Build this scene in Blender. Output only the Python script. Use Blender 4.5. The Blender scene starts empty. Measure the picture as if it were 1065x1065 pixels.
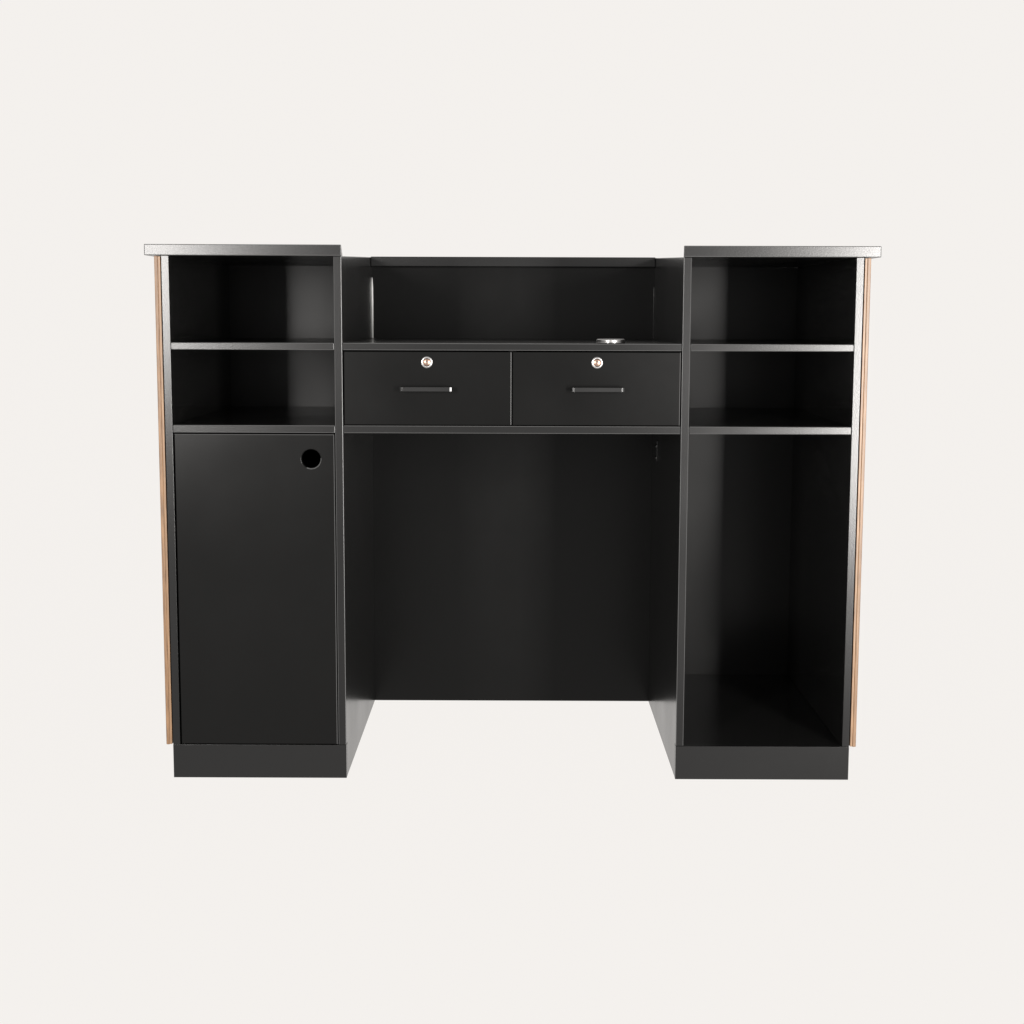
import bpy, bmesh, math
from mathutils import Matrix, Vector

S = bpy.context.scene
COL = S.collection

# ------------------------------------------------------------------ camera
def solve_axes(pit, yaw, rol):
    cp, sp, cy, sy, cr, sr = (math.cos(pit), math.sin(pit), math.cos(yaw), math.sin(yaw),
                              math.cos(rol), math.sin(rol))
    rz = Matrix(((cy, -sy, 0), (sy, cy, 0), (0, 0, 1)))
    rx = Matrix(((1, 0, 0), (0, cp, -sp), (0, sp, cp)))
    ry = Matrix(((cr, 0, sr), (0, 1, 0), (-sr, 0, cr)))
    return rz @ rx @ ry

m = solve_axes(math.radians(-7.2335), math.radians(0.1152), math.radians(-0.1817))
rot = Matrix((m.col[0], m.col[2], -m.col[1])).transposed()
cam_data = bpy.data.cameras.new('camera')
cam_data.sensor_width = 36.0
cam_data.lens = 36.0 * 1610.12 / 1065.0
cam_data.clip_end = 60.0
cam = bpy.data.objects.new('camera', cam_data)
cam.matrix_world = Matrix.Translation((0.0069, -3.1201, 0.9541)) @ rot.to_4x4()
COL.objects.link(cam)
S.camera = cam

# ------------------------------------------------------------------ world, exposure
W = bpy.data.worlds.new('World')
S.world = W
W.use_nodes = True
bg = W.node_tree.nodes['Background']
bg.inputs['Color'].default_value = (1.0, 0.98, 0.96, 1)
bg.inputs['Strength'].default_value = 0.65
S.view_settings.view_transform = 'Standard'
S.view_settings.look = 'None'
S.view_settings.exposure = 0.0
S.view_settings.gamma = 1.0
S.view_settings.use_curve_mapping = False

# ------------------------------------------------------------------ two studio softboxes
def softbox(name, loc, target, sx, sy, watts, color):
    d = bpy.data.lights.new(name, 'AREA')
    d.shape = 'RECTANGLE'
    d.size, d.size_y = sx, sy
    d.energy = watts
    d.color = color
    o = bpy.data.objects.new(name, d)
    o.location = loc
    o.rotation_euler = (Vector(target) - Vector(loc)).to_track_quat('-Z', 'Y').to_euler()
    COL.objects.link(o)

softbox('softbox_left', (-1.55, -3.2, 1.22), (-0.5, 0.0, 0.9), 0.40, 1.0, 100, (1.0, 0.97, 0.94))
softbox('softbox_right', (1.70, -3.2, 0.80), (0.5, 0.0, 0.7), 0.40, 1.5, 240, (1.0, 0.97, 0.94))

# ------------------------------------------------------------------ materials
def mat(name):
    mt = bpy.data.materials.new(name)
    mt.use_nodes = True
    nt = mt.node_tree
    return mt, nt, nt.nodes['Principled BSDF']

def lacquer(name, base, rough, spec, bump, scale=260.0, vary=0.06):
    mt, nt, b = mat(name)
    b.inputs['Specular IOR Level'].default_value = spec
    tc = nt.nodes.new('ShaderNodeTexCoord')
    n1 = nt.nodes.new('ShaderNodeTexNoise')
    n1.inputs['Scale'].default_value = 5.0
    n1.inputs['Detail'].default_value = 4.0
    nt.links.new(tc.outputs['Object'], n1.inputs['Vector'])
    mr = nt.nodes.new('ShaderNodeMapRange')
    mr.inputs['To Min'].default_value = rough - vary
    mr.inputs['To Max'].default_value = rough + vary
    nt.links.new(n1.outputs['Fac'], mr.inputs['Value'])
    nt.links.new(mr.outputs['Result'], b.inputs['Roughness'])
    b.inputs['Base Color'].default_value = (*base, 1)
    n2 = nt.nodes.new('ShaderNodeTexNoise')
    n2.inputs['Scale'].default_value = scale
    n2.inputs['Detail'].default_value = 3.0
    nt.links.new(tc.outputs['Object'], n2.inputs['Vector'])
    bp = nt.nodes.new('ShaderNodeBump')
    bp.inputs['Strength'].default_value = bump
    bp.inputs['Distance'].default_value = 0.001
    nt.links.new(n2.outputs['Fac'], bp.inputs['Height'])
    nt.links.new(bp.outputs['Normal'], b.inputs['Normal'])
    return mt

M_PANEL = lacquer('black_board_lifted', (0.0062, 0.0062, 0.0060), 0.225, 0.16, 0.015, vary=0.05)  # lighter copy of the board black, lifting the shaded interiors
M_FRONT = lacquer('black_board_darkened', (0.0028, 0.0028, 0.0027), 0.24, 0.15, 0.015, vary=0.06)  # darker copy of the same black, for fronts and middle back
M_EDGE = lacquer('black_edge_band', (0.0055, 0.0055, 0.0055), 0.24, 0.33, 0.06, 420.0, 0.03)
M_GLINT_BEAD = lacquer('edge_glint_and_bead', (0.05, 0.05, 0.05), 0.35, 0.5, 0.05)  # paler grey paints highlights on front bevels and hole rim; also right bead
M_BLACKMETAL = lacquer('black_metal', (0.006, 0.006, 0.006), 0.22, 0.5, 0.0)

def metal(name, base, rough):
    mt, nt, b = mat(name)
    b.inputs['Base Color'].default_value = (*base, 1)
    b.inputs['Metallic'].default_value = 1.0
    tc = nt.nodes.new('ShaderNodeTexCoord')
    n = nt.nodes.new('ShaderNodeTexNoise')
    n.inputs['Scale'].default_value = 300.0
    nt.links.new(tc.outputs['Object'], n.inputs['Vector'])
    mr = nt.nodes.new('ShaderNodeMapRange')
    mr.inputs['To Min'].default_value = rough - 0.05
    mr.inputs['To Max'].default_value = rough + 0.05
    nt.links.new(n.outputs['Fac'], mr.inputs['Value'])
    nt.links.new(mr.outputs['Result'], b.inputs['Roughness'])
    return mt

M_CHROME = metal('polished_nickel', (0.36, 0.355, 0.35), 0.30)
M_COPPER = metal('warm_brass_core', (0.27, 0.18, 0.14), 0.36)
M_SLOT, _nt, _b = mat('dark_keyway')
_b.inputs['Base Color'].default_value = (0.02, 0.02, 0.02, 1)
_b.inputs['Roughness'].default_value = 0.6
M_REFLECTION_BEAD, _nt, _b = mat('pale_reflection_bead')
_b.inputs['Base Color'].default_value = (0.55, 0.55, 0.54, 1)
_b.inputs['Roughness'].default_value = 0.3

def wood(name, dark, light):
    mt, nt, b = mat(name)
    tc = nt.nodes.new('ShaderNodeTexCoord')
    mp = nt.nodes.new('ShaderNodeMapping')
    mp.inputs['Scale'].default_value = (260.0, 60.0, 16.0)
    nt.links.new(tc.outputs['Object'], mp.inputs['Vector'])
    n = nt.nodes.new('ShaderNodeTexNoise')
    n.inputs['Scale'].default_value = 1.0
    n.inputs['Detail'].default_value = 7.0
    n.inputs['Roughness'].default_value = 0.65
    nt.links.new(mp.outputs['Vector'], n.inputs['Vector'])
    cr = nt.nodes.new('ShaderNodeValToRGB')
    cr.color_ramp.elements[0].position = 0.32
    cr.color_ramp.elements[0].color = (*dark, 1)
    cr.color_ramp.elements[1].position = 0.68
    cr.color_ramp.elements[1].color = (*light, 1)
    nt.links.new(n.outputs['Fac'], cr.inputs['Fac'])
    nt.links.new(cr.outputs['Color'], b.inputs['Base Color'])
    b.inputs['Roughness'].default_value = 0.45
    bp = nt.nodes.new('ShaderNodeBump')
    bp.inputs['Strength'].default_value = 0.25
    bp.inputs['Distance'].default_value = 0.001
    nt.links.new(n.outputs['Fac'], bp.inputs['Height'])
    nt.links.new(bp.outputs['Normal'], b.inputs['Normal'])
    return mt

M_WOOD = wood('warm_oak_veneer', (0.080, 0.041, 0.019), (0.225, 0.126, 0.061))
M_WOOD_PALE = wood('pale_oak_core', (0.11, 0.060, 0.029), (0.245, 0.143, 0.074))

# sweep with an added glow, for an even, shadowless ground; no real lamp
M_SWEEP_GLOW, nt, b = mat('glowing_white_sweep')
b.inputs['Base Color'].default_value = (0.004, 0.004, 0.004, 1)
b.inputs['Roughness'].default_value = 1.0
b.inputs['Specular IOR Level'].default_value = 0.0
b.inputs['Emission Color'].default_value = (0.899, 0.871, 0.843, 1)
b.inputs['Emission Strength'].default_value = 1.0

# ------------------------------------------------------------------ setting: one sweep, floor curving up into the background
def sweep():
    prof = [(-3.6, 0.0), (2.6, 0.0)]
    R = 1.2
    for i in range(1, 25):
        a = math.pi / 2 * i / 24
        prof.append((2.6 + R * math.sin(a), R - R * math.cos(a)))
    prof.append((2.6 + R, 4.5))
    bm = bmesh.new()
    rows = [[bm.verts.new((x, y, z)) for (y, z) in prof] for x in (-4.5, 4.5)]
    for i in range(len(prof) - 1):
        f = bm.faces.new((rows[0][i], rows[1][i], rows[1][i + 1], rows[0][i + 1]))
        f.smooth = True
    me = bpy.data.meshes.new('backdrop')
    bm.to_mesh(me); bm.free()
    o = bpy.data.objects.new('backdrop', me)
    me.materials.append(M_SWEEP_GLOW)
    o['kind'] = 'structure'
    COL.objects.link(o)
sweep()

# ------------------------------------------------------------------ helpers
ROOT_LOC = Vector((0.0, 0.33, 0.0))
desk = bpy.data.objects.new('reception_desk', None)
desk.location = ROOT_LOC
desk.empty_display_size = 0.3
desk['label'] = 'black reception desk with open shelves, two locking drawers, a door and wood clad sides'
desk['category'] = 'desk'
COL.objects.link(desk)

def world_of(o):
    v = Vector((0, 0, 0))
    while o is not None:
        v += Vector(o.location); o = o.parent
    return v

def link(name, bm, mats, parent, smooth=False):
    """one mesh object; the bmesh is in world coordinates, the origin goes to its middle"""
    bmesh.ops.recalc_face_normals(bm, faces=bm.faces)
    lo = Vector([min(v.co[i] for v in bm.verts) for i in range(3)])
    hi = Vector([max(v.co[i] for v in bm.verts) for i in range(3)])
    c = (lo + hi) / 2
    bmesh.ops.translate(bm, vec=-c, verts=bm.verts)
    if smooth:
        for f in bm.faces: f.smooth = True
    me = bpy.data.meshes.new(name)
    bm.to_mesh(me); bm.free()
    for x in mats: me.materials.append(x)
    o = bpy.data.objects.new(name, me)
    o.location = c - world_of(parent)
    o.parent = parent
    COL.objects.link(o)
    return o

def box(bm, x0, x1, y0, y1, z0, z1, bev=0.0012, seg=2, idx=0):
    r = bmesh.ops.create_cube(bm, size=1.0)
    vs = r['verts']
    for v in vs:
        v.co = Vector(((x0 + x1) / 2 + v.co.x * (x1 - x0), (y0 + y1) / 2 + v.co.y * (y1 - y0),
                       (z0 + z1) / 2 + v.co.z * (z1 - z0)))
    es = list({e for v in vs for e in v.link_edges})
    fs = {f for v in vs for f in v.link_faces}
    if bev > 0:
        q = bmesh.ops.bevel(bm, geom=es, offset=bev, segments=seg, profile=0.5, affect='EDGES')
        fs = {f for f in q['faces']} | {f for f in fs if f.is_valid}
        allv = {v for f in fs for v in f.verts}
        fs = {f for v in allv for f in v.link_faces}
    for f in fs: f.material_index = idx
    return fs

def prism(bm, pts, axis, a0, a1, bev=0.0012, seg=2, idx=0):
    """extrude a polygon of (u, v) pairs along axis; axis 'x' -> (y, z), 'z' -> (x, y)"""
    def P(u, v, a): return (a, u, v) if axis == 'x' else (u, v, a)
    A = [bm.verts.new(P(u, v, a0)) for u, v in pts]
    B = [bm.verts.new(P(u, v, a1)) for u, v in pts]
    fs = [bm.faces.new(A), bm.faces.new(B[::-1])]
    n = len(pts)
    for i in range(n):
        fs.append(bm.faces.new((A[i], B[i], B[(i + 1) % n], A[(i + 1) % n])))
    bmesh.ops.recalc_face_normals(bm, faces=fs)
    if bev > 0:
        bmesh.ops.bevel(bm, geom=list({e for f in fs for e in f.edges}), offset=bev, segments=seg,
                        profile=0.5, affect='EDGES')

def edge_band(bm, tall=False, y=0.004):
    """the narrow front faces of a board carry the edge banding (slot 1)"""
    bm.normal_update()
    for f in bm.faces:
        if f.calc_center_median().y < y:
            f.material_index = 1 if f.normal.y < -0.95 or (tall and abs(f.normal.z) > 0.2) or tall == 'outer' or (not tall and abs(f.normal.x) > 0.2) else 2  # remaining front bevels get the painted highlight grey

def lathe(bm, cx, cy, cz, prof, axis, n=40, idx=0):
    """prof: (radius, height along axis) list, closed at both ends when radius is 0"""
    rings = []
    for r, h in prof:
        ring = []
        k = n if r > 1e-6 else 1
        for i in range(k):
            a = 2 * math.pi * i / n
            if axis == 'y': p = (cx + r * math.cos(a), cy + h, cz + r * math.sin(a))
            elif axis == 'x': p = (cx + h, cy + r * math.cos(a), cz + r * math.sin(a))
            else: p = (cx + r * math.cos(a), cy + r * math.sin(a), cz + h)
            ring.append(bm.verts.new(p))
        rings.append(ring)
    for a, c in zip(rings, rings[1:]):
        for i in range(n):
            j = (i + 1) % n
            vs = [a[i % len(a)], a[j % len(a)], c[j % len(c)], c[i % len(c)]]
            u = []
            for v in vs:
                if v not in u: u.append(v)
            if len(u) > 2:
                f = bm.faces.new(u); f.material_index = idx; f.smooth = True

# ------------------------------------------------------------------ measures (metres)
T0, T1 = 1.0930, 1.0710          # tower tops
A0, A1 = 0.8985, 0.8843          # upper shelf / desktop
B0, B1 = 0.7328, 0.7176          # lower shelf / drawer base
K = 0.0701                       # plinth height
P = 0.7000                       # outer face of the side panels
I0 = 0.6855                      # inner face of the outer side panels
J1, J0 = 0.3568, 0.3410          # faces of the inner side panels
SL = 0.7336                      # end of the overhanging tops
D = 0.6558                       # front edge to face of the back panel
BK = D + 0.016
G = 0.0006

BOARD = [M_PANEL, M_EDGE, M_GLINT_BEAD]

for s in (-1, 1):
    def X(a, c): return (min(s * a, s * c), max(s * a, s * c))
    # outer side panel, notched for the plinth
    bm = bmesh.new()
    prism(bm, [(0, K + G), (0, T1 - G), (D - G, T1 - G), (D - G, 0), (0.018 + G, 0), (0.018 + G, K + G)], 'x', *X(I0, P), 0.0005)
    edge_band(bm, 'outer')
    link('side_panel', bm, BOARD, desk)
    # inner side panel: its top edge rises to the back rail
    bm = bmesh.new()
    prism(bm, [(0, K + G), (0, T1 - G), (D - G, T0 - G), (D - G, 0), (0.018 + G, 0), (0.018 + G, K + G)], 'x', *X(J0, J1))
    edge_band(bm, True)
    link('side_panel', bm, BOARD, desk)
    # plinth across the foot of the tower
    bm = bmesh.new()
    box(bm, *X(J0, P), 0.0, 0.018, 0.0, K, 0.0003, idx=1)
    link('plinth', bm, BOARD, desk)
    # overhanging top, its inner end cut at a slant towards the back
    bm = bmesh.new()
    pts = [(s * SL, 0.0), (s * J0, 0.0), (s * 0.4105, D - G), (s * SL, D - G)]
    prism(bm, pts if s > 0 else pts[::-1], 'z', T1, T0, 0.0015)
    edge_band(bm)
    link('top_panel', bm, BOARD, desk)
    # shelves
    for z1, z0 in ((A0, A1), (B0, B1)):
        bm = bmesh.new()
        box(bm, *X(J1 + G, I0 - G), 0.0, D - G, z0, z1)
        edge_band(bm)
        link('shelf', bm, BOARD, desk)
    # cabinet floor behind the plinth
    bm = bmesh.new()
    box(bm, *X(J1 + G, I0 - G), 0.018 + G, D - G, K - 0.017, K - 0.001)
    link('bottom_panel', bm, BOARD, desk)
    # closing board under the slanted top, and the back of the tower
    bm = bmesh.new()
    box(bm, *X(0.3495, P), D, BK, 0.0, T0 - G, 0)
    link('back_panel', bm, BOARD, desk)

    # thin closing plate in the slant of the top
    bm = bmesh.new()
    pts = [(s * (J1 + G), 0.156), (s * (J1 + G), D - G), (s * 0.4095, D - G)]
    prism(bm, pts if s > 0 else pts[::-1], 'z', T1, T1 + 0.002, 0)
    link('closing_plate', bm, [M_PANEL], desk)

    # wood cladding on the outside: pale core with a darker veneer face
    bm = bmesh.new()
    for f in box(bm, *X(P + 0.0022, P + 0.0068), 0.0006, BK, 0.0708, T1 - 0.002, 0.0006, 2): pass
    for f in bm.faces: f.material_index = 1
    n0 = set(bm.faces)
    fs = box(bm, *X(P + 0.0069, P + 0.0140), 0.000, BK, 0.0700, T1 - 0.001, 0.0014, 3)
    for f in bm.faces:
        if f not in n0: f.material_index = 0
    link('side_cladding', bm, [M_WOOD, M_WOOD_PALE], desk)

# ------------------------------------------------------------------ middle bay
bm = bmesh.new()
box(bm, -J0 + G, J0 - G, 0.0, D - G, A1, A0)
edge_band(bm)
desktop = link('desktop', bm, BOARD, desk)

bm = bmesh.new()
box(bm, -J0 + G, J0 - G, 0.0, D - G, B1, B0)
edge_band(bm)
link('drawer_base', bm, BOARD, desk)

bm = bmesh.new()
box(bm, -0.3490, 0.3490, D, BK, 0.0, T0 - 0.002, 0)
link('back_panel', bm, [M_FRONT], desk)

bm = bmesh.new()
box(bm, -J0 + G, J0 - G, D - 0.026, D - 0.0003, T1 - 0.001, T0)
for f in bm.faces:
    if f.calc_center_median().y < D - 0.02: f.material_index = 1
link('top_rail', bm, BOARD, desk)

bm = bmesh.new()
box(bm, -0.008, 0.008, 0.022, D - G, B0 + G, A1 - G)
link('drawer_divider', bm, BOARD, desk)

# pale bead added in left corner of raised niche, standing in for a reflection
bm = bmesh.new()
lathe(bm, -J0 + 0.0012, D - 0.0012, 0, [(0, A0 + 0.001), (0.0022, A0 + 0.001), (0.0024, 0.99), (0.0022, 1.02), (0.0010, 1.042), (0, 1.046)], 'z', 10)
link('corner_bead', bm, [M_REFLECTION_BEAD], desk, True)
bm = bmesh.new()
lathe(bm, J0 - 0.0010, D - 0.0010, 0, [(0, A0 + 0.001), (0.0008, A0 + 0.001), (0.0007, 1.02), (0, 1.026)], 'z', 10)
o = link('corner_bead', bm, [M_GLINT_BEAD], desk, True)
o['label'] = 'thin dark bead in the right corner of the raised niche'

# ------------------------------------------------------------------ drawers
def drawer(x0, x1, hx, lx):
    z0, z1 = B0 + 0.0016, A1 - 0.0026
    bm = bmesh.new()
    box(bm, x0, x1, 0.0, 0.018, z0, z1, 0.0014)
    xa, xb = x0 + 0.016, x1 - 0.016
    box(bm, xa, xa + 0.012, 0.0182, 0.50, z0 + 0.012, z1 - 0.02, 0)
    box(bm, xb - 0.012, xb, 0.0182, 0.50, z0 + 0.012, z1 - 0.02, 0)
    box(bm, xa + 0.0122, xb - 0.0122, 0.0182, 0.50, z0 + 0.012, z0 + 0.020, 0)
    box(bm, xa + 0.0122, xb - 0.0122, 0.488, 0.50, z0 + 0.0202, z1 - 0.02, 0)
    bm.normal_update()
    for f in bm.faces:
        if f.calc_center_median().y < 0.004 and f.normal.x > 0.3: f.material_index = 1  # right bevel carries a painted highlight
    d = link('drawer', bm, [M_FRONT, M_GLINT_BEAD], desk)
    # bow handle: flat bar on two feet
    z, w, h = 0.8075, 0.0520, 0.0044
    bm = bmesh.new()
    e, t = 0.0045, 0.0065
    pts = [(-w, -0.0002), (-w, -0.0245), (-w + e, -0.0260), (w - e, -0.0260), (w, -0.0245), (w, -0.0002),
           (w - t, -0.0002), (w - t, -0.0185), (-w + t, -0.0185), (-w + t, -0.0002)]
    prism(bm, [(hx + px, py) for px, py in pts], 'z', z - h, z + h, 0.0006, 2)
    link('handle', bm, [M_BLACKMETAL], d)
    # cam lock: bezel, core, keyway
    zl = 0.8605
    bm = bmesh.new()
    lathe(bm, lx, 0, zl, [(0.0118, 0.0), (0.0122, -0.0015), (0.0114, -0.0030), (0.0085, -0.0036), (0.0076, -0.0030), (0.0074, -0.0012)], 'y', 48, 0)
    lathe(bm, lx, 0, zl, [(0.0073, -0.0010), (0.0071, -0.0026), (0.0064, -0.0031), (0, -0.0033)], 'y', 40, 1)
    n0 = set(bm.faces)
    box(bm, lx - 0.0009, lx + 0.0009, -0.0037, -0.0030, zl - 0.0026, zl + 0.0036, 0)
    box(bm, lx - 0.0024, lx + 0.0024, -0.0036, -0.0030, zl + 0.0016, zl + 0.0032, 0)
    for f in bm.faces:
        if f not in n0: f.material_index = 2
    link('lock', bm, [M_CHROME, M_COPPER, M_SLOT], d)

drawer(-J0 + 0.0028, -0.0014, -0.1720, -0.1712)
drawer(0.0014, J0 - 0.0028, 0.1720, 0.1705)

# ------------------------------------------------------------------ cabinet door with a round finger hole
def door():
    x0, x1, z0, z1 = -I0 + 0.0030, -J1 - 0.0024, K + 0.0014, B1 - 0.0030
    cx, cz, r = -0.4064, 0.6650, 0.0190
    y0, y1 = 0.0, 0.018
    n = 48
    outer = []
    for i in range(n):
        a = 2 * math.pi * (i + 0.5) / n
        dx, dz = math.cos(a), math.sin(a)
        t = min(((x1 if dx > 0 else x0) - cx) / dx if abs(dx) > 1e-9 else 1e9,
                ((z1 if dz > 0 else z0) - cz) / dz if abs(dz) > 1e-9 else 1e9)
        outer.append((cx + dx * t, cz + dz * t))
    # snap the nearest fan points onto the true corners
    for qx, qz in ((x0, z0), (x1, z0), (x1, z1), (x0, z1)):
        k = min(range(n), key=lambda i: (outer[i][0] - qx) ** 2 + (outer[i][1] - qz) ** 2)
        outer[k] = (qx, qz)
    c = 0.0014
    def inset(p):
        return (min(max(p[0], x0 + c), x1 - c), min(max(p[1], z0 + c), z1 - c))
    def hole(rr): return [(cx + rr * math.cos(2 * math.pi * (i + 0.5) / n), cz + rr * math.sin(2 * math.pi * (i + 0.5) / n)) for i in range(n)]
    loops = [(hole(r), y1), (hole(r), y0 + 0.0022), (hole(r + 0.0008), y0 + 0.0008), (hole(r + 0.0020), y0),
             ([inset(p) for p in outer], y0), (outer, y0 + c), (outer, y1), (hole(r), y1)]
    bm = bmesh.new()
    V = [[bm.verts.new((x, y, z)) for x, z in pts] for pts, y in loops[:-1]]
    V.append(V[0])
    for a, q in zip(V, V[1:]):
        for i in range(n):
            j = (i + 1) % n
            f = bm.faces.new((a[i], a[j], q[j], q[i]))
    for a in range(0, 3):
        for v in V[a]:
            for f in v.link_faces:
                if f.calc_center_median().y > y0 + 0.0001 and (f.calc_center_median() - Vector((cx, f.calc_center_median().y, cz))).length < r + 0.003: f.smooth = True
    bmesh.ops.recalc_face_normals(bm, faces=bm.faces)
    for f in bm.faces:
        q = f.calc_center_median()
        if f.smooth and q.y < 0.0016 and -115 < math.degrees(math.atan2(q.z - cz, q.x - cx)) < 5: f.material_index = 1   # painted glint on the lower right of the rim
        if f.calc_center_median().y < 0.004 and f.normal.y > -0.95 and not f.smooth and (f.normal.z > 0.2 or f.normal.x > 0.2): f.material_index = 1  # top and right bevels painted paler, as if catching light
    link('cabinet_door', bm, [M_FRONT, M_GLINT_BEAD], desk)
door()

# ------------------------------------------------------------------ fittings
# cable grommet standing on the desktop
bm = bmesh.new()
gx, gy = 0.2000, 0.042
lathe(bm, gx, gy, A0, [(0.0280, 0.0003), (0.0294, 0.0008), (0.0296, 0.0022), (0.0290, 0.0030), (0.0288, 0.0036), (0.0292, 0.0046),
                       (0.0290, 0.0072), (0.0284, 0.0084), (0.0272, 0.0089), (0.0262, 0.0086), (0.0258, 0.0070)], 'z', 72)
lathe(bm, gx, gy, A0, [(0.0256, 0.0060), (0.0252, 0.0074), (0, 0.0074)], 'z', 72, 1)
link('cable_grommet', bm, [M_CHROME, M_SLOT], desk)

# small keeper plate with two screw heads on the right wall of the knee space
bm = bmesh.new()
hy, hz = 0.50, 0.640
box(bm, J0 - 0.0030, J0 - 0.0002, hy - 0.005, hy + 0.005, hz - 0.024, hz + 0.024, 0.0008)
for dz in (-0.015, 0.012):
    lathe(bm, J0 - 0.0030, hy, hz + dz, [(0.0045, 0.0), (0.0042, -0.0020), (0.0025, -0.0034), (0, -0.0038)], 'x', 16)
link('keeper_plate', bm, [M_BLACKMETAL], desk)
